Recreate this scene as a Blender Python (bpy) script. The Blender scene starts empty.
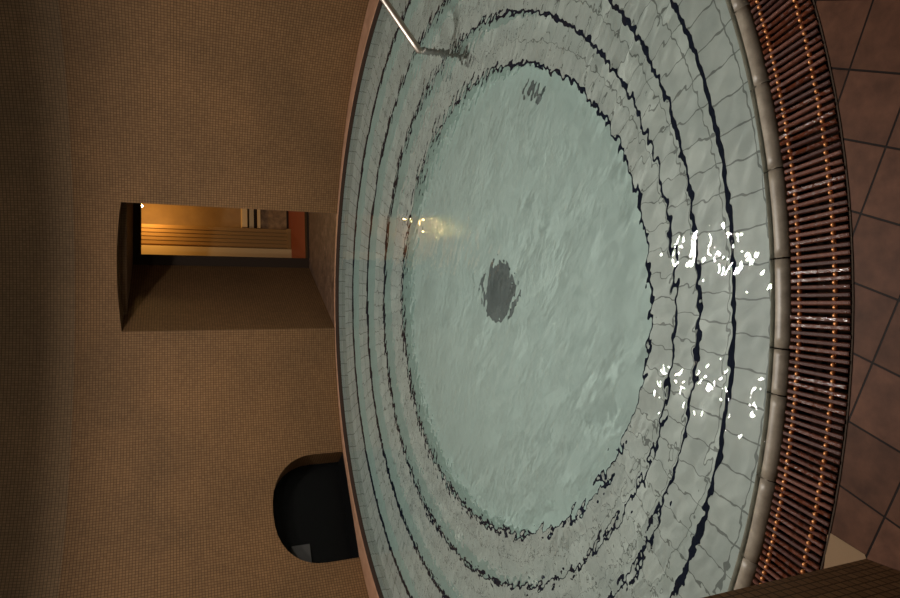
import bpy, bmesh, math, random
import numpy as np
from mathutils import Vector, Matrix
random.seed(7); rng = np.random.default_rng(11)
PI = math.pi
S = bpy.context.scene
C = S.collection

# ------------------------------------------------------------------ camera
EYE = Vector((0, 0, 1.6)); PITCH = math.radians(23.3)
fwd = Vector((0, math.cos(PITCH), -math.sin(PITCH)))
rgt = Vector((1, 0, 0)); upv = rgt.cross(fwd)
cam = bpy.data.cameras.new('camera'); camo = bpy.data.objects.new('camera', cam); C.objects.link(camo)
cam.sensor_fit = 'HORIZONTAL'; cam.sensor_width = 36; cam.lens = 36*650/900; cam.clip_start = 0.05
X, Y, Z = -upv, rgt, -fwd                      # the photograph was taken with the camera turned on its side
camo.matrix_world = Matrix(((X.x, Y.x, Z.x, EYE.x), (X.y, Y.y, Z.y, EYE.y), (X.z, Y.z, Z.z, EYE.z), (0, 0, 0, 1)))
S.camera = camo

# ------------------------------------------------------------------ world, exposure
w = bpy.data.worlds.new('world'); S.world = w; w.use_nodes = True
w.node_tree.nodes['Background'].inputs[0].default_value = (0.9, 0.75, 0.6, 1)
w.node_tree.nodes['Background'].inputs[1].default_value = 0.0
S.view_settings.view_transform = 'Standard'; S.view_settings.look = 'None'
S.view_settings.exposure = -0.45; S.view_settings.gamma = 1.0; S.view_settings.use_curve_mapping = False
S.cycles.max_bounces = 10; S.cycles.transmission_bounces = 8; S.cycles.diffuse_bounces = 4
S.cycles.caustics_reflective = True; S.cycles.caustics_refractive = True; S.cycles.blur_glossy = 0.5
S.cycles.sample_clamp_indirect = 3.0; S.cycles.use_denoising = True

# ------------------------------------------------------------------ lamps
LAMP = Vector((0.38, 4.30, 2.85)); LAMP2 = Vector((-.75, 4.45, 2.85)); LAMP_FILL = Vector((-.05, 2.85, 2.72))  # the third lamp is added to brighten the far risers and passage
def light(name, kind, loc, power, col, **k):
    l = bpy.data.lights.new(name, kind); l.energy = power; l.color = col
    for a, v in k.items(): setattr(l, a, v)
    o = bpy.data.objects.new(name, l); C.objects.link(o); o.location = loc
    return o
for p, e in ((LAMP, 78), (LAMP2, 62), (LAMP_FILL, 75)):
    hall = light('hall_light', 'AREA', p, e, (1.0, 0.95, 0.89), shape='DISK', size=0.20)
    hall.data.cycles.is_caustics_light = True
    light('dome_fill', 'POINT', p-Vector((0, 0, .05)), 18.0, (1.0, 0.92, 0.80), shadow_soft_size=0.04)  # added fill below each opaque shade, lightening the dome and upper wall
room = light('room_light', 'POINT', (1.18, 9.06, 1.87), 36, (1.0, 0.57, 0.17), shadow_soft_size=0.022)

# ------------------------------------------------------------------ materials
def mat(name, col, rough=.5, metal=0, spec=.5):
    m = bpy.data.materials.new(name); m.use_nodes = True
    b = m.node_tree.nodes['Principled BSDF']
    b.inputs['Base Color'].default_value = (*col, 1); b.inputs['Roughness'].default_value = rough
    b.inputs['Metallic'].default_value = metal; b.inputs['Specular IOR Level'].default_value = spec
    return m
def N(m, t, **k):
    n = m.node_tree.nodes.new(t)
    for a, v in k.items(): setattr(n, a, v)
    return n
def L(m, a, b): m.node_tree.links.new(a, b)
def bsdf(m): return m.node_tree.nodes['Principled BSDF']
def noise(m, scale, detail=3, vec=None, rough=.6):
    n = N(m, 'ShaderNodeTexNoise'); n.inputs['Scale'].default_value = scale; n.inputs['Detail'].default_value = detail
    n.inputs['Roughness'].default_value = rough
    if vec is None: vec = N(m, 'ShaderNodeTexCoord').outputs['Object']
    L(m, vec, n.inputs['Vector']); return n.outputs['Fac']
def ramp(m, fac, stops):
    r = N(m, 'ShaderNodeValToRGB'); e = r.color_ramp.elements
    while len(e) < len(stops): e.new(0.5)
    for i, (p, c) in enumerate(stops): e[i].position = p; e[i].color = (*c, 1)
    L(m, fac, r.inputs[0]); return r.outputs[0]
def mix(m, a, b, fac, mode='MIX'):
    n = N(m, 'ShaderNodeMix', data_type='RGBA', blend_type=mode)
    for s, v in ((n.inputs[0], fac), (n.inputs[6], a), (n.inputs[7], b)):
        if isinstance(v, bpy.types.NodeSocket): L(m, v, s)
        elif isinstance(v, (int, float)): s.default_value = v
        else: s.default_value = (*v, 1)
    return n.outputs[2]
def bump(m, fac, strength, dist=.002):
    b = N(m, 'ShaderNodeBump'); b.inputs['Strength'].default_value = strength; b.inputs['Distance'].default_value = dist
    L(m, fac, b.inputs['Height']); L(m, b.outputs[0], bsdf(m).inputs['Normal'])
def tiles(m, bw, bh, mortar, c1, c2, cm, bias=0, off=0, smooth=.1, rot=0, shift=(0, 0)):
    uv = N(m, 'ShaderNodeUVMap').outputs[0]
    if rot or shift != (0, 0):
        mp = N(m, 'ShaderNodeMapping'); mp.inputs['Rotation'].default_value = (0, 0, rot); mp.inputs['Location'].default_value = (*shift, 0)
        L(m, uv, mp.inputs[0]); uv = mp.outputs[0]
    b = N(m, 'ShaderNodeTexBrick', offset=off, squash=1.0)
    b.inputs['Color1'].default_value = (*c1, 1); b.inputs['Color2'].default_value = (*c2, 1); b.inputs['Mortar'].default_value = (*cm, 1)
    b.inputs['Scale'].default_value = 1; b.inputs['Mortar Size'].default_value = mortar; b.inputs['Mortar Smooth'].default_value = smooth
    b.inputs['Bias'].default_value = bias; b.inputs['Brick Width'].default_value = bw; b.inputs['Row Height'].default_value = bh
    L(m, uv, b.inputs['Vector']); return b.outputs['Color'], b.outputs['Fac']

def mosaic(name, c1, c2, cm):
    m = mat(name, c1, .65, spec=.12)
    col, fac = tiles(m, .0235, .0235, .0024, c1, c2, cm, smooth=.3)
    big = ramp(m, noise(m, 1.3, 4), [(.3, (.82, .80, .80)), (.7, (1.12, 1.05, 1.0))])
    c = mix(m, col, big, 1.0, 'MULTIPLY')
    L(m, c, bsdf(m).inputs['Base Color']); bump(m, fac, .25, -.001)
    return m
M_wall = mosaic('brown_mosaic', (.170, .097, .044), (.136, .076, .034), (.060, .033, .014))
M_dome = mosaic('dome_mosaic', (.175, .115, .064), (.142, .092, .050), (.066, .042, .022))
M_jamb = mosaic('passage_mosaic', (.15, .085, .042), (.13, .072, .036), (.08, .045, .022))

M_pool = mat('pool_tile', (.5, .5, .45), .45)
col, fac = tiles(M_pool, .118, .1395, .0036, (.465, .49, .47), (.41, .435, .42), (.16, .17, .16), smooth=.3, shift=(0, .0018))
v = ramp(M_pool, noise(M_pool, 9, 5), [(.25, (.80, .82, .80)), (.75, (1.1, 1.09, 1.05))])
L(M_pool, mix(M_pool, col, v, 1.0, 'MULTIPLY'), bsdf(M_pool).inputs['Base Color'])
M_poolfloor = mat('pool_floor_tile', (.4, .5, .45), .5)
v = ramp(M_poolfloor, noise(M_poolfloor, 14, 6), [(.25, (.365, .455, .425)), (.75, (.425, .515, .48))])
L(M_poolfloor, v, bsdf(M_poolfloor).inputs['Base Color'])
M_riser = mat('lightened_teal_riser', (.46, .57, .535), .5)  # teal tile, colour lightened to make up for weak lamplight on the risers
M_nose = mat('navy_nosing', (.008, .011, .024), .8, spec=.1)

M_cope = mat('coping_stone', (.30, .25, .19), .38, spec=.35)
v = ramp(M_cope, noise(M_cope, 22, 6), [(.25, (.17, .14, .105)), (.7, (.31, .27, .21))])
L(M_cope, v, bsdf(M_cope).inputs['Base Color'])
M_ledge = mat('terracotta_ledge', (.32, .17, .10), .5)
v = ramp(M_ledge, noise(M_ledge, 12, 5), [(.3, (.24, .125, .07)), (.7, (.36, .20, .125))])
L(M_ledge, v, bsdf(M_ledge).inputs['Base Color'])
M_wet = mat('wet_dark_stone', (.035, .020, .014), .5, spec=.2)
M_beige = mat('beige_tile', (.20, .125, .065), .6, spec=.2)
M_edge = mat('dark_edge', (.05, .034, .024), .8, spec=.1)
M_dark = mat('dark_gap', (.010, .006, .004), 1.0, spec=0)

M_floor = mat('terracotta_tile', (.2, .1, .06), .55, spec=.08)
col, fac = tiles(M_floor, .1675, .1675, .0030, (.105, .050, .031), (.068, .032, .019), (.010, .006, .0045), smooth=.3,
                 rot=math.radians(22))
v = ramp(M_floor, noise(M_floor, 16, 6), [(.25, (.60, .56, .54)), (.75, (1.3, 1.22, 1.15))])
L(M_floor, mix(M_floor, col, v, 1.0, 'MULTIPLY'), bsdf(M_floor).inputs['Base Color'])
bump(M_floor, fac, .6, -.003)

def N1(m, v):
    f = N(m, 'ShaderNodeMath', operation='FRACT'); L(m, v, f.inputs[0]); return f.outputs[0]
def wood(name, a, b, rough, spec=.5, metal=0):
    m = mat(name, a, rough, metal, spec)
    r = N(m, 'ShaderNodeObjectInfo').outputs['Random']
    c = ramp(m, r, [(0, a), (1, b)])
    n = noise(m, 60, 4)
    L(m, mix(m, c, ramp(m, n, [(.3, (.7, .7, .7)), (.7, (1.2, 1.2, 1.2))]), 1.0, 'MULTIPLY'), bsdf(m).inputs['Base Color'])
    wet = N(m, 'ShaderNodeMath', operation='ADD'); L(m, noise(m, 45, 3), wet.inputs[0]); L(m, r, wet.inputs[1])
    L(m, ramp(m, N1(m, wet.outputs[0]), [(.10, (.10, .10, .10)), (.34, (.60, .60, .60))]), bsdf(m).inputs['Roughness'])
    bump(m, noise(m, 110, 2), .8, .0025)
    return m
M_slat = wood('red_brown_slat', (.050, .012, .006), (.120, .036, .018), .17, .32)
M_bead = mat('copper_bead', (.70, .30, .11), .35, .5)
M_chrome = mat('brushed_steel', (.50, .44, .38), .42, 1)
M_black = mat('niche_black', (.004, .004, .004), .3, spec=.08)  # near-black colour stands in for shade deep in the niche
M_grey = mat('grey_plate', (.042, .040, .037), .6, spec=.2)
M_marble = mat('brown_marble', (.08, .05, .03), .5, spec=.15)
v = ramp(M_marble, noise(M_marble, 14, 8, rough=.75), [(.35, (.045, .026, .018)), (.55, (.10, .058, .036)), (.72, (.19, .12, .085))])
L(M_marble, v, bsdf(M_marble).inputs['Base Color'])
M_frame = mat('dark_door_frame', (.022, .013, .008), .6, spec=.1)
M_amber = mat('ochre_plaster', (.50, .30, .11), .7)
v = ramp(M_amber, noise(M_amber, 5, 4), [(.3, (.20, .115, .042)), (.7, (.25, .15, .055))])
L(M_amber, v, bsdf(M_amber).inputs['Base Color'])
M_pilaster = mat('ochre_panel', (.27, .155, .055), .6, spec=.15)
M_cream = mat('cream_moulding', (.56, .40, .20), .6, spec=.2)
M_red = mat('red_floor', (.20, .05, .022), .5, spec=.2)
M_panel = mat('dado_marble', (.2, .13, .07), .4)
v = ramp(M_panel, noise(M_panel, 9, 6, rough=.7), [(.35, (.10, .06, .03)), (.7, (.34, .21, .10))])
L(M_panel, v, bsdf(M_panel).inputs['Base Color'])
M_shade = mat('white_enamel', (.6, .57, .5), .4)
M_glow = bpy.data.materials.new('lit_bulb'); M_glow.use_nodes = True
b = bsdf(M_glow); b.inputs['Emission Color'].default_value = (1, .75, .35, 1); b.inputs['Emission Strength'].default_value = 6

M_water = bpy.data.materials.new('water'); M_water.use_nodes = True
b = bsdf(M_water); b.inputs['Base Color'].default_value = (.94, 1.0, .975, 1); b.inputs['Roughness'].default_value = 0.0
b.inputs['IOR'].default_value = 1.33; b.inputs['Transmission Weight'].default_value = 1.0
tc = N(M_water, 'ShaderNodeTexCoord').outputs['Object']
mp = N(M_water, 'ShaderNodeMapping', vector_type='TEXTURE'); mp.inputs['Rotation'].default_value = (0, 0, .94); mp.inputs['Scale'].default_value = (1.0, 2.6, 1)
L(M_water, tc, mp.inputs[0])
h1 = noise(M_water, 26, 0, mp.outputs[0]); h2 = noise(M_water, 32, 0, tc)
ad = N(M_water, 'ShaderNodeMath', operation='MULTIPLY_ADD'); L(M_water, h2, ad.inputs[0]); ad.inputs[1].default_value = .42; L(M_water, h1, ad.inputs[2])
at = N(M_water, 'ShaderNodeAttribute', attribute_name='ripple')
h3 = noise(M_water, 62, 0, tc)
aq = N(M_water, 'ShaderNodeMath', operation='MULTIPLY'); L(M_water, at.outputs['Fac'], aq.inputs[0]); L(M_water, at.outputs['Fac'], aq.inputs[1])
a4 = N(M_water, 'ShaderNodeMath', operation='MULTIPLY'); L(M_water, aq.outputs[0], a4.inputs[0]); L(M_water, at.outputs['Fac'], a4.inputs[1]); aq = a4
h3m = N(M_water, 'ShaderNodeMath', operation='MULTIPLY'); L(M_water, h3, h3m.inputs[0]); L(M_water, aq.outputs[0], h3m.inputs[1])
a3 = N(M_water, 'ShaderNodeMath', operation='MULTIPLY_ADD'); L(M_water, h3m.outputs[0], a3.inputs[0]); a3.inputs[1].default_value = .065; L(M_water, ad.outputs[0], a3.inputs[2]); ad = a3
mu = N(M_water, 'ShaderNodeMath', operation='MULTIPLY'); L(M_water, ad.outputs[0], mu.inputs[0]); L(M_water, at.outputs['Fac'], mu.inputs[1])
bump(M_water, mu.outputs[0], 1.0, .0040)

# ------------------------------------------------------------------ helpers
def link(name, me, m, parent=None, smooth=False):
    o = bpy.data.objects.new(name, me); C.objects.link(o)
    if m is not None and not me.materials:
        for q in (m if isinstance(m, (list, tuple)) else [m]): me.materials.append(q)
    if parent: o.parent = parent
    if smooth:
        for p in me.polygons: p.use_smooth = True
    return o
def obj(name, bm, m, parent=None, smooth=False, recalc=True):
    if recalc: bmesh.ops.recalc_face_normals(bm, faces=bm.faces[:])
    me = bpy.data.meshes.new(name); bm.to_mesh(me); bm.free()
    return link(name, me, m, parent, smooth)
def pyobj(name, v, f, m, parent=None, smooth=False, uvf=None):
    me = bpy.data.meshes.new(name); me.from_pydata(v, [], f); me.update()
    if uvf:
        u = me.uv_layers.new(name='UVMap')
        for p in me.polygons:
            for li in p.loop_indices: u.data[li].uv = uvf(me.vertices[me.loops[li].vertex_index].co, p)
    return link(name, me, m, parent, smooth)
def thing(name, label, cat, loc=(0, 0, 0), group=None):
    o = bpy.data.objects.new(name, None); C.objects.link(o); o.location = loc; o.empty_display_size = .1
    o['label'] = label; o['category'] = cat
    if group: o['group'] = group
    return o
def tag(o, label, cat, group=None, kind=None):
    o['label'] = label; o['category'] = cat
    if group: o['group'] = group
    if kind: o['kind'] = kind
    return o
def struct(o, label, cat):
    o['kind'] = 'structure'; o['label'] = label; o['category'] = cat; return o
def box(bm, lo, hi, bev=0):
    lo, hi = Vector(lo), Vector(hi)
    r = bmesh.ops.create_cube(bm, size=1, matrix=Matrix.Translation((lo+hi)/2) @ Matrix.Diagonal((*(hi-lo), 1)))
    if bev:
        es = list({e for v in r['verts'] for e in v.link_edges})
        bmesh.ops.bevel(bm, geom=es, offset=bev, segments=2, affect='EDGES', profile=.5)
def prism(bm, poly, z0, z1):
    a = [bm.verts.new((x, y, z0)) for x, y in poly]; b = [bm.verts.new((x, y, z1)) for x, y in poly]
    n = len(poly); bm.faces.new(a[::-1]); bm.faces.new(b)
    for i in range(n): bm.faces.new((a[i], a[(i+1) % n], b[(i+1) % n], b[i]))
def tube(bm, pts, r, n=16):
    pts = [Vector(p) for p in pts]; rings = []
    for i, p in enumerate(pts):
        t = (pts[min(i+1, len(pts)-1)]-pts[max(i-1, 0)]).normalized()
        a = t.orthogonal().normalized() if i == 0 else (rings_a - t*rings_a.dot(t)).normalized()
        rings_a = a; b_ = t.cross(a)
        rings.append([bm.verts.new(p+(a*math.cos(k*2*PI/n)+b_*math.sin(k*2*PI/n))*r) for k in range(n)])
    for u, v in zip(rings, rings[1:]):
        for k in range(n): bm.faces.new((u[k], u[(k+1) % n], v[(k+1) % n], v[k]))
    bm.faces.new(rings[0][::-1]); bm.faces.new(rings[-1])
def lathe(bm, prof, c=(0, 0, 0), n=48):
    rings = [[bm.verts.new((c[0]+r*math.cos(k*2*PI/n), c[1]+r*math.sin(k*2*PI/n), c[2]+z)) for k in range(n)] for r, z in prof]
    for u, v in zip(rings, rings[1:]):
        for k in range(n): bm.faces.new((u[k], u[(k+1) % n], v[(k+1) % n], v[k]))
    return rings

CX, CY, SX = 0.0, 4.0, 1.018                    # the pool's centre and its slight width in x
def pt(r, a): return (CX+r*SX*math.cos(a), CY+r*math.sin(a))
def ring_mesh(prof, a0, a1, n, uv=True):
    """sweep a list of (r, z) round the pool; returns verts, faces and loop uvs"""
    closed = abs(a1-a0-2*PI) < 1e-6
    m = n if closed else n+1
    vs = [(*pt(r, a0+(a1-a0)*i/n), z) for i in range(m) for r, z in prof]
    k = len(prof); fs = []; uvs = []
    d = [0]
    for (r0, z0), (r1, z1) in zip(prof, prof[1:]): d.append(d[-1]+math.hypot(r1-r0, z1-z0))
    for i in range(n):
        j = (i+1) % m
        for q in range(k-1):
            fs.append((i*k+q, j*k+q, j*k+q+1, i*k+q+1))
            t0, t1 = (a1-a0)*i/n, (a1-a0)*(i+1)/n
            uvs.append(((t0, d[q]), (t1, d[q]), (t1, d[q+1]), (t0, d[q+1])))
    return vs, fs, uvs
def ring(name, prof, m, parent=None, a0=0, a1=2*PI, n=192, smooth=False, ru=None, shift=0):
    vs, fs, uvs = ring_mesh(prof, a0, a1, n)
    me = bpy.data.meshes.new(name); me.from_pydata(vs, [], fs); me.update()
    u = me.uv_layers.new(name='UVMap')
    rr = ru or sum(p[0] for p in prof)/len(prof)
    k = max(1, round(2*PI*rr/.118)); rr = k*.118/(2*PI)          # a whole number of tiles round the ring
    for p, q in zip(me.polygons, uvs):
        for li, (s, t) in zip(p.loop_indices, q): u.data[li].uv = (s*rr, t+shift)
    return link(name, me, m, parent, smooth)

# ------------------------------------------------------------------ the round hall
def wall_r(a):
    c, s = math.cos(a), math.sin(a); b = 2.645 if s > 0 else 2.99
    return 1/math.sqrt((c/2.98)**2+(s/b)**2)
SPRING = 2.38; TH = .32
NW = 240
vs, fs = [], []
zs = [-.4, .3, .9, 1.5, 2.0, SPRING]
for i in range(NW):
    a = -PI/2+2*PI*i/NW; r = wall_r(a)
    for z in zs: vs.append((r*math.cos(a), CY+r*math.sin(a), z))
    for z in zs: vs.append(((r+TH)*math.cos(a), CY+(r+TH)*math.sin(a), z))
K = 2*len(zs); H = len(zs)
for i in range(NW):
    j = (i+1) % NW
    for q in range(H-1):
        fs.append((i*K+q, i*K+q+1, j*K+q+1, j*K+q)); fs.append((i*K+H+q, j*K+H+q, j*K+H+q+1, i*K+H+q+1))
    fs.append((i*K, j*K, j*K+H, i*K+H)); fs.append((i*K+H-1, i*K+K-1, j*K+K-1, j*K+H-1))
me = bpy.data.meshes.new('wall_far'); me.from_pydata(vs, [], fs); me.update()
bm = bmesh.new(); bm.from_mesh(me); bmesh.ops.recalc_face_normals(bm, faces=bm.faces[:]); bm.to_mesh(me); bm.free()
wall = link('wall_far', me, M_wall)

def extrude_poly(pts3, d):
    """closed prism from a 3-D outline swept by vector d"""
    bm = bmesh.new()
    a = [bm.verts.new(p) for p in pts3]; b = [bm.verts.new(Vector(p)+Vector(d)) for p in pts3]
    n = len(a); bm.faces.new(a[::-1]); bm.faces.new(b)
    for i in range(n): bm.faces.new((a[i], a[(i+1) % n], b[(i+1) % n], b[i]))
    bmesh.ops.recalc_face_normals(bm, faces=bm.faces[:])
    me = bpy.data.meshes.new('cutter'); bm.to_mesh(me); bm.free()
    o = bpy.data.objects.new('cutter', me); C.objects.link(o); return o
# doorway: the passage runs off to the right at a slant
PL0, PL1 = Vector((-.308, 6.612, 0)), Vector((.391, 8.005, 0))
PR0, PR1 = Vector((.862, 6.515, 0)), Vector((1.71, 8.157, 0))
pd = (PL1-PL0).normalized()
def arch(p, q, z0, zc, rise, n=10):
    o = [p+Vector((0, 0, z0))]
    for i in range(n+1):
        t = i/n; o.append(p.lerp(q, t)+Vector((0, 0, zc+rise*4*t*(1-t))))
    o.append(q+Vector((0, 0, z0))); return o
cut_door = extrude_poly(arch(PL0-pd*.25, PR0-pd*.25, 0.0, 2.006, .04), pd*1.1)
# arched niche
nc = Vector((-1.898, 5.965, 0)); nd = Vector((-.60, .80, 0)).normalized(); ns = Vector((nd.y, -nd.x, 0))   # ns: to the right
def niche_outline(hw, zb, zs_, rise, off, n=18):
    o = [nc+nd*off+ns*hw+Vector((0, 0, zb))]
    for i in range(n+1):
        t = PI*i/n; c, s = math.cos(t), math.sin(t)
        o.append(nc+nd*off+ns*(hw*math.copysign(abs(c)**.85, c))+Vector((0, 0, zs_+rise*abs(s)**.92)))
    o.append(nc+nd*off-ns*hw+Vector((0, 0, zb))); return o
cut_niche = extrude_poly(niche_outline(.512, .036, .327, .42, -.35), nd*1.1)
# entrance where the photographer stands
cut_in = extrude_poly([Vector((-.65, 1.5, -.1)), Vector((1.45, 1.5, -.1)), Vector((1.45, 1.5, 2.25)), Vector((-.65, 1.5, 2.25))], (0, -1.5, 0))
for c in (cut_door, cut_niche, cut_in):
    md = wall.modifiers.new('cut', 'BOOLEAN'); md.object = c; md.operation = 'DIFFERENCE'; md.solver = 'EXACT'
dg = bpy.context.evaluated_depsgraph_get()
me2 = bpy.data.meshes.new_from_object(wall.evaluated_get(dg)); me2.name = 'wall_far'
wall.modifiers.clear(); wall.data = me2
for c in (cut_door, cut_niche, cut_in): bpy.data.objects.remove(c)
def wall_uv(me):
    while me.uv_layers: me.uv_layers.remove(me.uv_layers[0])
    u = me.uv_layers.new(name='UVMap')
    for p in me.polygons:
        n = p.normal; ce = p.center
        a_c = math.atan2(ce.y-CY, ce.x)
        rad = Vector((math.cos(a_c), math.sin(a_c), 0))
        for li in p.loop_indices:
            co = me.vertices[me.loops[li].vertex_index].co
            a = math.atan2(co.y-CY, co.x)
            if a-a_c > PI: a -= 2*PI
            if a_c-a > PI: a += 2*PI
            r = math.hypot(co.x, co.y-CY)
            if abs(n.z) > .7: u.data[li].uv = (a*2.9, r)
            elif abs(n.dot(rad)) > .55: u.data[li].uv = (a*2.9, co.z)
            else: u.data[li].uv = (r, co.z)
wall_uv(me2)
struct(wall, 'curved wall of small brown mosaic tiles round the pool', 'wall')

# dome
prof = [(1-.0*t, 0) for t in (0,)]
vs, fs = [], []; ND = 96; T = 14
for i in range(ND):
    a = -PI/2+2*PI*i/ND; r0 = wall_r(a)+.004
    for t in range(T+1):
        th = PI/2*t/T
        vs.append((r0*math.cos(th)*math.cos(a)+0, CY+r0*math.cos(th)*math.sin(a), SPRING-.005+2.1*math.sin(th)))
for i in range(ND):
    j = (i+1) % ND
    for t in range(T): fs.append((i*(T+1)+t, i*(T+1)+t+1, j*(T+1)+t+1, j*(T+1)+t))
def dome_uv(co, p):
    a_c = math.atan2(p.center.y-CY, p.center.x); a = math.atan2(co.y-CY, co.x)
    if a-a_c > PI: a -= 2*PI
    if a_c-a > PI: a += 2*PI
    th = math.asin(max(-1, min(1, (co.z-SPRING+.005)/2.1)))
    return (a*2.9, SPRING+th*2.0)
dome = pyobj('ceiling', vs, fs, M_dome, None, True, dome_uv)
struct(dome, 'shallow mosaic dome springing from the round wall', 'ceiling')

# entrance passage round the photographer, beyond the near wall
bm = bmesh.new()
box(bm, (-.80, -1.0, -.02), (-.652, .72, 2.4)); o = obj('wall_left', bm, M_jamb); wall_uv(o.data); struct(o, 'left side wall of the entrance passage', 'wall')
bm = bmesh.new()
box(bm, (1.452, -1.0, -.02), (1.6, .74, 2.4)); o = obj('wall_right', bm, M_jamb); wall_uv(o.data); struct(o, 'right side wall of the entrance passage', 'wall')
bm = bmesh.new()
box(bm, (-.80, -1.1, -.02), (1.6, -1.0, 2.4)); o = obj('wall_near', bm, M_jamb); wall_uv(o.data); struct(o, 'end wall of the entrance passage', 'wall')
bm = bmesh.new()
box(bm, (-.80, -1.1, 2.26), (1.6, .74, 2.4)); o = obj('ceiling', bm, M_jamb); wall_uv(o.data); struct(o, 'flat ceiling of the entrance passage', 'ceiling')

# slanting passage behind the doorway
def slab(name, p, q, th_out, z0, z1, m):
    d = (q-p).normalized(); nrm = Vector((d.y, -d.x, 0))*th_out
    bm = bmesh.new(); prism(bm, [(v.x, v.y) for v in (p, q, q+nrm, p+nrm)], z0, z1)
    o = obj(name, bm, m); wall_uv(o.data); return o
st = TH/abs(pd.y)
o = slab('wall_left', PL0+pd*(st-.04)+Vector((-.0012, .0006, 0)), PL1, -.12, -.02, 2.2, M_wall); struct(o, 'brown mosaic side wall of the slanting passage behind the doorway', 'wall')
o = slab('wall_right', PR0+pd*(st+.04), PR1, .12, -.02, 2.2, M_wall); struct(o, 'hidden right side wall of the slanting passage', 'wall')
bm = bmesh.new(); a = PL0+pd*(st-.02); b2 = PR0+pd*(st-.02)
prism(bm, [(v.x, v.y) for v in (a, b2, PR1, PL1)], 1.977, 2.2); o = obj('ceiling', bm, M_jamb); wall_uv(o.data)
struct(o, 'dark soffit over the slanting passage', 'ceiling')
t0, t1 = (math.atan2(q.y-CY, q.x) for q in (PL0, PR0))
arc = [(wall_r(t0+(t1-t0)*i/10)+.012, t0+(t1-t0)*i/10) for i in range(11)]
bm = bmesh.new(); prism(bm, [(r*math.cos(t), CY+r*math.sin(t)) for r, t in arc]+[(v.x, v.y) for v in (PR1, PL1)], -.10, .036)
o = obj('floor', bm, M_marble); struct(o, 'dark brown marble floor of the passage behind the doorway', 'floor')
# dark door frame at the far end of the passage
FD = (PR1-PL1).normalized(); FN = Vector((-FD.y, FD.x, 0))
def fbox(u0, u1, d0, d1, z0, z1):
    bm = bmesh.new(); q = [PL1+FD*u+FN*d for u, d in ((u0, d0), (u1, d0), (u1, d1), (u0, d1))]
    prism(bm, [(v.x, v.y) for v in q], z0, z1); return bm
fw_ = (PR1-PL1).length
dr = bpy.data.objects.new('door_1', None); C.objects.link(dr); dr.location = PL1
struct(dr, 'dark frame of the far doorway lit amber from behind', 'door')
def fpart(name, *a):
    bm = fbox(*a); bm.transform(Matrix.Translation(-PL1)); return obj(name, bm, M_frame, dr)
fpart('jamb', -.02, .105, -.02, .08, 0.038, 1.985)
fpart('jamb', fw_-.1, fw_+.02, -.02, .08, 0.038, 1.985)
fpart('head', .105, fw_-.1, -.02, .08, 1.898, 1.985)
fpart('threshold', .105, fw_-.1, -.05, .08, 0.038, .06)

# amber room beyond
o = obj('floor', fbox(-1.0, fw_+1.2, .08, 2.2, -.1, .036), M_red); struct(o, 'red floor of the amber room beyond the passage', 'floor')
o = obj('wall_back', fbox(-1.0, fw_+1.2, 1.55, 1.65, 0.034, 2.7), M_amber); wall_uv(o.data); struct(o, 'ochre back wall of the lit room', 'wall')
o = obj('wall_left', fbox(-.12, .445, 1.2, 1.545, 0.034, 2.7), M_cream); struct(o, 'bright yellow wall return just behind the dark door frame', 'wall')
o = obj('wall_front', fbox(fw_+.02, fw_+1.2, .0, .08, 0.034, 2.7), M_amber); struct(o, 'front wall of the lit room', 'wall')
o = obj('wall_right', fbox(fw_+1.1, fw_+1.2, .08, 1.55, 0.034, 2.7), M_amber); struct(o, 'right wall of the lit room', 'wall')
o = obj('ceiling', fbox(-1.0, fw_+1.2, .0, 1.65, 2.7, 2.8), M_amber); struct(o, 'ceiling of the lit room', 'ceiling')
o = obj('wall_front', fbox(-1.0, -.02, .0, .08, 0.034, 2.7), M_amber); struct(o, 'front wall of the lit room left of the frame', 'wall')
o = obj('wall_front', fbox(-.02, fw_+.02, .0, .08, 1.995, 2.7), M_amber); struct(o, 'front wall of the lit room above the frame', 'wall')

# ------------------------------------------------------------------ the pool
RC = 2.63
RK = [RC, 2.34, 2.054, 1.783, 1.506]
DK = [0, .258, .464, .680, .886, 1.085]
pool = thing('pool', 'round sunken pool with pale tiled steps edged in dark lines', 'pool', (CX, CY, -1.1))
def place(o, parent):
    o.parent = parent; o.matrix_parent_inverse = Matrix.Translation(-Vector(parent.location)); return o
for k in range(1, 5):
    r0, r1 = RK[k-1], RK[k]
    # tread from its outer riser foot in to the nosing, then the riser down to the next tread
    o = ring('step', [(r0, -DK[k]), (r1+.012, -DK[k]), (r1+.003, -DK[k]-.002), (r1, -DK[k]-.012), (r1, -DK[k]-.025)], M_pool, None, n=192,
             ru=(r0+r1)/2)
    place(o, pool)
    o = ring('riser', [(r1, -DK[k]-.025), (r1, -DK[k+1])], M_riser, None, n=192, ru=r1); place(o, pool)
    o = ring('step_nosing', [(r1+.018, -DK[k]-.001), (r1+.018, -DK[k]+.0015), (r1+.002, -DK[k]+.001), (r1-.002, -DK[k]-.004), (r1-.002, -DK[k]-.030), (r1+.001, -DK[k]-.030)],
             M_nose, None, n=192); place(o, pool)
o = ring('rim_wall', [(RC, -.012), (RC, -DK[1])], M_pool, None, ru=2.6); place(o, pool)
bm = bmesh.new(); n = 192
ctr = bm.verts.new((CX, CY, -1.085)); rg = [bm.verts.new((*pt(RK[4], 2*PI*i/n), -1.085)) for i in range(n)]
for i in range(n): bm.faces.new((ctr, rg[i], rg[(i+1) % n]))
o = obj('pool_floor', bm, M_poolfloor, None); place(o, pool)
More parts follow.
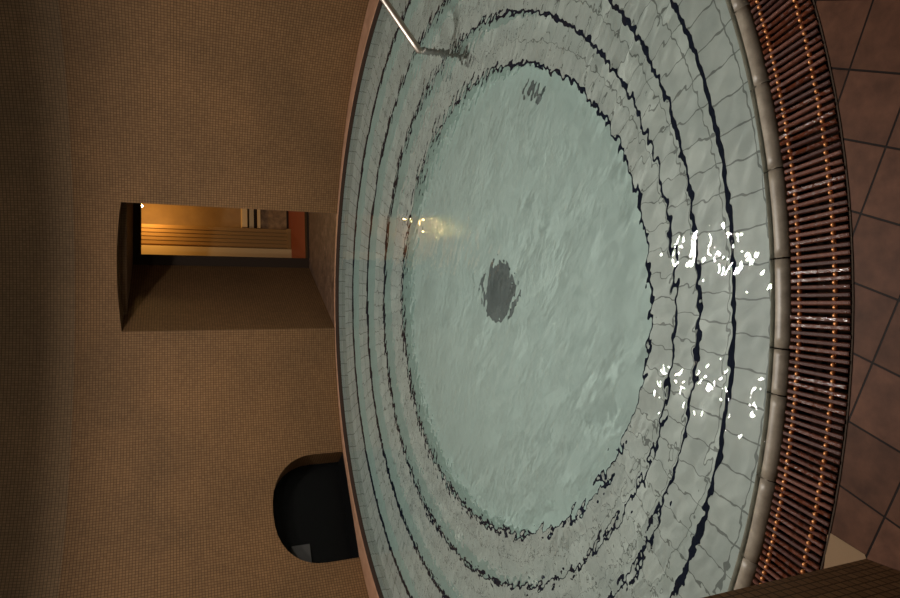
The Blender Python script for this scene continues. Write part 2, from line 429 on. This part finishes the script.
# coping stones, joints as in the photograph on the near side
near = [(.891, 1.47), (.638, 1.39), (.377, 1.349), (.117, 1.329), (-.143, 1.329), (-.276, 1.346), (-.529, 1.38), (-.783, 1.459)]
ja = sorted(math.atan2(y-CY, x/SX) for x, y in near)
step = .26/2.67; full = []
k = int(round((2*PI-(ja[-1]-ja[0]))/step))
for i in range(1, k): ja.append(ja[7]+(2*PI-(ja[7]-ja[0]))*i/k)
ja.append(ja[0]+2*PI)
cprof = [(RC, -.03), (RC, -.010), (RC+.008, -.006), (RC+.022, .000), (RC+.036, .0045), (RC+.048, .002), (RC+.060, -.007), (RC+.067, -.020), (RC+.070, -.06)]
V, F = [], []
for a, b_ in zip(ja, ja[1:]):
    if math.sin((a+b_)/2) > -.20: continue
    g = .0028/2.65
    vs, fs, _ = ring_mesh(cprof, a+g, b_-g, 8)
    o_ = len(V); V += vs; F += [tuple(q+o_ for q in f) for f in fs]
    nn = len(cprof); F.append(tuple(o_+q for q in range(nn))); F.append(tuple(o_+8*nn+q for q in range(nn))[::-1])
me = bpy.data.meshes.new('coping'); me.from_pydata(V, [], F); me.update()
bm = bmesh.new(); bm.from_mesh(me); bmesh.ops.recalc_face_normals(bm, faces=bm.faces[:]); bm.to_mesh(me); bm.free()
o = link('coping', me, M_cope, None, True); place(o, pool)
o = ring('coping_bed', [(RC+.004, -.05), (RC+.004, -.020), (RC+.045, -.006), (RC+.056, -.014), (RC+.063, -.026), (RC+.065, -.06)], M_dark, None, -PI/2-1.34, -PI/2+1.34, 100); place(o, pool)
# centre drain and inlets under the water
bm = bmesh.new()
rr = lathe(bm, [(.205, -.002), (.205, .012), (.190, .016), (.150, .012)], n=40); bm.faces.new(rr[-1])
for i in range(-6, 7):
    x = i*.022; h = math.sqrt(max(0, .148**2-x*x)); box(bm, (x-.006, -h, .011), (x+.006, h, .017))
M_drain = mat('dark_drain', (.11, .13, .128), .5)
o = obj('floor_drain', bm, M_drain, None); o.location = (.05, 4.03, -1.085); place(o, pool); o['label'] = 'dark round drain in the middle of the pool floor'
for q, (x, y, z, r) in enumerate([(1.318, 3.588, -1.085, .062)]):
    bm = bmesh.new(); rr = lathe(bm, [(r, -.002), (r, .010), (r*.8, .014), (r*.7, .008)], n=24); bm.faces.new(rr[-1])
    o = obj('inlet', bm, M_drain, None); o.location = (x, y, z); place(o, pool); o['label'] = 'small dark inlet disc'
bm = bmesh.new(); rr = lathe(bm, [(.045, -.002), (.045, .010), (.036, .014), (.03, .008)], n=24); bm.faces.new(rr[-1])
o = obj('inlet', bm, M_drain, None); o.location = (1.73, 4.60, -.886); place(o, pool); o['label'] = 'small dark inlet disc'

# water sheet with real ripples
def water():
    R = RC+.040; d = .0125; n = int(2*R/d)+3
    xs = (np.arange(n)-(n-1)/2)*d
    Xg, Yg = np.meshgrid(xs*SX, xs)
    Zg = np.zeros_like(Xg)
    NWV = 90
    lam = np.exp(rng.uniform(math.log(.045), math.log(.36), NWV))
    ang = rng.normal(.94, .40, NWV)+rng.integers(0, 2, NWV)*PI
    ph = rng.uniform(0, 2*PI, NWV)
    for l, a, p in zip(lam, ang, ph):
        k = 2*PI/l; slope = .0034*(l/.12)**.15
        Zg += slope/k*np.sin(k*(Xg*math.cos(a)+Yg*math.sin(a))+p)
    # calmer towards the far wall, livelier on the near left
    rr_ = np.hypot(Xg/SX, Yg)
    amp = 1.0+.45*np.clip((-Yg-.2)/2.2, 0, 1)*np.clip(.5-Xg/3, 0, 1)-.35*np.clip((Yg-.6)/2, 0, 1)
    env = np.zeros_like(Xg)
    for l in (.7, .9, 1.3, 1.7):
        a = rng.uniform(0, 2*PI); env += np.sin(2*PI/l*(Xg*math.cos(a)+Yg*math.sin(a))+rng.uniform(0, 6))
    amp *= 1+.16*env
    R = np.where(Yg < -.35, RC+.026, RC+.003)
    edge = np.clip((R-rr_)/.10, 0, 1)
    Zg *= amp*(.25+.75*edge)
    idx = -np.ones(Xg.shape, int); keep = rr_ <= R+d
    rc = np.minimum(rr_, R)/np.maximum(rr_, 1e-6)
    Xg, Yg = Xg*rc, Yg*rc
    idx[keep] = np.arange(keep.sum())
    V = np.stack([Xg[keep]+CX, Yg[keep]+CY, Zg[keep]], 1)
    q = np.stack([idx[:-1, :-1], idx[:-1, 1:], idx[1:, 1:], idx[1:, :-1]], -1).reshape(-1, 4)
    q = q[(q >= 0).all(1)]
    me = bpy.data.meshes.new('water'); me.from_pydata(V.tolist(), [], q.tolist()); me.update()
    rp = .62+.62*np.exp(-((Yg+.1)/.95)**2)+1.1*np.clip((-Xg-.15)/1.4, 0, 1)*np.clip((-Yg-.6)/1.4, 0, 1)-.62*np.clip((Yg+.5)/2, 0, 1)*np.clip(1.25-np.abs(Xg)/2.2, 0, 1)
    at = me.attributes.new('ripple', 'FLOAT', 'POINT'); at.data.foreach_set('value', rp[keep].astype(np.float32))
    o = link('water', me, M_water, None, True)
    tag(o, 'clear rippled water filling the round pool to its rim', 'water', kind='stuff')
    o.cycles.is_caustics_caster = True
    return o
water()

# ------------------------------------------------------------------ near floor and slatted drain
RI, RO = RC+.078, 2.880
A0, A1 = -PI/2-1.25, -PI/2+1.25
vs, fs = [], []
n = 60
for i in range(n+1):
    a = A0+(A1-A0)*i/n
    for r in (RO+.006, RO+.05, wall_r(a)+.15): vs.append((*pt(r, a), 0.0))
for i in range(n):
    for q in range(2): fs.append((i*3+q, i*3+q+1, i*3+q+4, i*3+q+3))
k = len(vs)
vs += [(-.80, 1.0, -.0005), (1.6, 1.0, -.0005), (1.6, -1.1, -.0005), (-.80, -1.1, -.0005)]; fs.append((k, k+3, k+2, k+1))
fl = pyobj('floor', vs, fs, M_floor, None, False, lambda co, p: (co.x+.003, co.y-1.003))
struct(fl, 'dark terracotta tiled floor laid at a slant along the drain', 'floor')
o = ring('trim_1', [(RC+.069, -.06), (RC+.069, -.075), (RO+.008, -.075), (RO+.008, -.001)], M_dark, None, A0, A1, 80); struct(o, 'dark channel under the slatted drain cover', 'channel')
o = ring('trim_2', [(RO+.003, -.004), (RO+.003, .002), (RO+.007, .002), (RO+.007, -.004)], M_edge, None, A0, A1, 80); struct(o, 'thin pale edge between drain and floor tiles', 'trim')
# raised ledge at the foot of the wall on the far side
def ledge():
    a0, a1, n = A1+.02, A0+2*PI-.02, 160; vs, fs = [], []
    for i in range(n+1):
        a = a0+(a1-a0)*i/n; ro = wall_r(a)+.02
        pr = [(RC+.004, .034), (RC+.010, .0375), (RC+.014, .038)]
        for r, z in pr: vs.append((*pt(r, a), z))
        vs.append((max(ro, (RC+.02))*math.cos(a), CY+max(ro, (RC+.02))*math.sin(a), .038))
    for i in range(n):
        for q in range(3): fs.append((i*4+q, i*4+q+1, i*4+q+5, i*4+q+4))
    o = pyobj('trim_3', vs, fs, M_ledge); struct(o, 'terracotta ledge between pool rim and curved wall', 'ledge')
ledge()
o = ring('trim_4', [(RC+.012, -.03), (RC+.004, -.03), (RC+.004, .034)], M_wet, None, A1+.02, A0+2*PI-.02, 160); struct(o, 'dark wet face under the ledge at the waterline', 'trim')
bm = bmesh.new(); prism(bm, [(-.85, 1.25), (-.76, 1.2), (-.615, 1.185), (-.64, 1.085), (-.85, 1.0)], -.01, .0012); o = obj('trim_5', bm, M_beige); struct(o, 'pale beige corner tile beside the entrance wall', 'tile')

grate = thing('drain_cover', 'curved drain cover of red-brown slats strung with copper beads along the pool rim', 'drain cover', (CX, CY-2.8, 0))
GL = Vector(grate.location)
PITCHA = .0208/2.79; NS = 94
bm = bmesh.new(); ln = RO-RI
pr = [(-.0062, -.006), (-.0060, .0005), (-.0036, .0036), (.0036, .0036), (.0060, .0005), (.0062, -.006)]
va = [bm.verts.new((x, -ln/2, z)) for x, z in pr]; vm = [bm.verts.new((x, -ln/2+.004, z+.001)) for x, z in pr]
vn = [bm.verts.new((x, ln/2-.004, z+.001)) for x, z in pr]; vb = [bm.verts.new((x, ln/2, z)) for x, z in pr]
for u, v in ((va, vm), (vm, vn), (vn, vb)):
    for i in range(5): bm.faces.new((u[i], u[i+1], v[i+1], v[i]))
    bm.faces.new((u[5], u[0], v[0], v[5]))
bm.faces.new(va); bm.faces.new(vb[::-1])
slat = obj('slat', bm, M_slat, grate)
bm = bmesh.new(); bmesh.ops.create_uvsphere(bm, u_segments=10, v_segments=7, radius=.0065); 
for v in bm.verts: v.co.x *= .95
bead = obj('bead', bm, M_bead, grate, True)
def put(src, first, r, a, z, jit=0):
    o = src if first else src.copy()
    if not first: C.objects.link(o); o.parent = grate
    x, y = pt(r, a)
    o.location = Vector((x, y, z))-GL; o.rotation_euler = (random.uniform(-.012, .012)*jit, random.uniform(-.10, .10)*jit, a+PI/2+random.uniform(-.02, .02)*jit)
    return o
RM = (RI+RO)/2
for i in range(NS):
    a = -PI/2+(i-(NS-1)/2)*PITCHA
    put(slat, i == 0, RM+random.uniform(-.0022, .0022), a, .001+random.uniform(-.0012, .0012), 1)
cnt = 0; extra = []
order = sorted(range(NS-1), key=lambda i: abs(i-(NS-2)/2))
for i in order:
    a = -PI/2+(i-(NS-2)/2)*PITCHA
    for r in (2.737, 2.842):
        rr_ = r+random.uniform(-.0015, .0015)
        if cnt < 100: put(bead, cnt == 0, rr_, a, .0078+random.uniform(-.001, .001))
        else: extra.append((rr_, a))
        cnt += 1
def rest(name, src, places, m):
    bm = bmesh.new()
    for r, a, z in places:
        x, y = pt(r, a); b0 = len(bm.verts)
        bm.from_mesh(src.data); bm.verts.ensure_lookup_table()
        mt = Matrix.Translation(Vector((x, y, z))-GL) @ Matrix.Rotation(a+PI/2, 4, 'Z')
        for v in bm.verts[b0:]: v.co = mt @ v.co
    o = obj(name, bm, m, grate, False, False); o['kind'] = 'stuff'; return o
span = int(1.2/PITCHA)
more = [(-PI/2+s*((NS-1)/2+j)*PITCHA) for j in range(1, span-NS//2) for s in (-1, 1)]
rest('slats', slat, [(RM, a, .001) for a in more], M_slat)
rest('beads', bead, [(r, a, .0078) for r, a in extra]+[(r, a+PITCHA/2*(1 if a < -PI/2 else -1), .0045) for a in more for r in (2.737, 2.842)], M_bead)
bm = bmesh.new()
for r in (2.737, 2.842):
    tube(bm, [Vector((*pt(r, -PI/2+t/60*1.2), .0005))-GL for t in range(-60, 61)], .0016, 6)
obj('cord', bm, M_bead, grate)

# ------------------------------------------------------------------ handrail
P0 = Vector((1.722, 4.244, 0.0)); RD = Vector((.28, .035, .205)).normalized()
rail = thing('handrail', 'steel handrail slanting down into the water over the pool steps', 'handrail', (1.74, 4.244, -.886))
bm = bmesh.new(); end = P0+RD*1.75
pts = [P0+Vector((.012, .0, -.040))]+[P0+RD*(.012+.10*i) for i in range(0, 17)]+[end, end+Vector((.06, .01, .02)), end+Vector((.10, .02, -.03))]
tube(bm, pts, .024, 20); o = obj('rail', bm, M_chrome, None, True); place(o, rail)
bm = bmesh.new(); tube(bm, [(1.734, 4.244, -.030), (1.736, 4.244, -.45), (1.74, 4.244, -.878)], .024, 20)
M_post = mat('dark_steel', (.17, .175, .165), .5, .1)
o = obj('post', bm, M_post, None, True); place(o, rail); o['label'] = 'dark submerged post'
bm = bmesh.new(); rr = lathe(bm, [(.055, 0), (.055, .010), (.045, .016), (.02, .018)], (1.74, 4.244, -.886), 28); bm.faces.new(rr[-1])
o = obj('post_flange', bm, M_post, None); place(o, rail)
bm = bmesh.new(); e2 = end+Vector((.10, .02, -.03)); tube(bm, [e2, (e2.x+.02, e2.y, e2.z-.5), (e2.x+.02, e2.y, .034)], .024, 20)
o = obj('post', bm, M_chrome, None, True); place(o, rail)

# ------------------------------------------------------------------ arched niche: black sheet in place of its unlit depth, plate
bm = bmesh.new()
ol = niche_outline(.55, -.02, .327, .45, .262); bs = [bm.verts.new(p) for p in ol]; bt = [bm.verts.new(p+nd*.02) for p in ol]
bm.faces.new(bs); bm.faces.new(bt[::-1])
for i in range(len(bs)): bm.faces.new((bs[i], bs[(i+1) % len(bs)], bt[(i+1) % len(bs)], bt[i]))
q = [nc+ns*s_+nd*d_ for s_, d_ in ((-.505, .03), (.505, .03), (.505, .262), (-.505, .262))]
prism(bm, [(v.x, v.y) for v in q], .0362, .041)  # black slab darkens the niche floor as well
o = obj('dark_sheet_1', bm, M_black); struct(o, 'black sheet standing in for the darkness inside the low arched niche', 'dark_sheet')
def niche_box(name, s0, s1, d0, d1, z0, z1, m):
    bm = bmesh.new(); q = [nc+ns*s+nd*d for s, d in ((s0, d0), (s1, d0), (s1, d1), (s0, d1))]
    prism(bm, [(v.x, v.y) for v in q], z0, z1); return obj(name, bm, m)
o = niche_box('plate', -.52, -.26, .245, .262, .42, .585, M_grey); tag(o, 'small grey plate inside the dark low arched niche', 'plate')
bm = bmesh.new()
# ------------------------------------------------------------------ things in the amber room
def fthing(name, label, cat, u, d):
    p = PL1+FD*u+FN*d; return thing(name, label, cat, p)
def fadd(name, parent, a, m):
    o = obj(name, fbox(*a), m, None); return place(o, parent)
pil = fthing('pilaster', 'tall fluted ochre pilaster in the lit room beyond the doorway', 'pilaster', .42, 1.1)
fadd('base', pil, (.455, .74, 1.22, 1.5, .038, .09), M_pilaster)
for q in range(5): fadd('flute', pil, (.475+q*.052, .475+q*.052+.042, 1.24, 1.49, .09, 2.4), M_pilaster)
fadd('core', pil, (.465, .735, 1.255, 1.48, .09, 2.42), M_pilaster)
fadd('capital', pil, (.455, .745, 1.22, 1.5, 2.42, 2.5), M_pilaster)
dd = fthing('dado_cabinet', 'low marble-fronted dado with cream mouldings under the ochre wall', 'cabinet', 1.1, 1.45)
fadd('panel', dd, (.77, 1.95, 1.40, 1.53, .065, .43), M_panel)
fadd('plinth', dd, (.77, 1.95, 1.39, 1.53, .038, .065), M_frame)
fadd('moulding', dd, (.77, 1.95, 1.37, 1.53, .43, .47), M_cream)
fadd('moulding', dd, (.77, 1.95, 1.40, 1.53, .47, .52), M_frame)
fadd('moulding', dd, (.77, 1.95, 1.38, 1.53, .52, .58), M_cream)
fadd('top', dd, (.77, 1.95, 1.35, 1.53, .61, .68), M_cream)
lp = thing('wall_lamp', 'small bright lamp glowing in the corner of the lit doorway', 'lamp', (1.175, 9.08, 1.985))
bm = bmesh.new(); bmesh.ops.create_uvsphere(bm, u_segments=16, v_segments=10, radius=.022, matrix=Matrix.Translation((0, 0, -.05))); o = obj('bulb', bm, M_glow, lp, True)
bm = bmesh.new(); tube(bm, [(0, 0, -.015), (0, 0, .02), (0, 0, .72)], .006, 8); obj('cord', bm, M_frame, lp)

# ------------------------------------------------------------------ pendant lamps over the pool (above the frame), the nearest added as fill
for P_, lab in ((LAMP, 'larger white enamel pendant lamp hanging over the pool'), (LAMP2, 'white pendant lamp hanging left of the others'), (LAMP_FILL, 'added white pendant lamp nearest the entrance, brightening the far steps')):
  pen = thing('pendant_lamp', lab, 'lamp', P_)
  bm = bmesh.new(); lathe(bm, [(.16, -.02), (.15, .05), (.10, .12), (.03, .16), (.012, .17)], n=32); o = obj('lamp_shade', bm, M_shade, pen, True)
  bm = bmesh.new(); tube(bm, [(0, 0, .16), (0, 0, .5), (0, 0, 1.45)], .006, 8); obj('cord', bm, M_frame, pen)

# everything under and round the water receives the lamp through it
for o in S.objects:
    if o.type == 'MESH' and o.name.split('.')[0] != 'water' and o.parent in (pool, rail): o.cycles.is_caustics_receiver = True
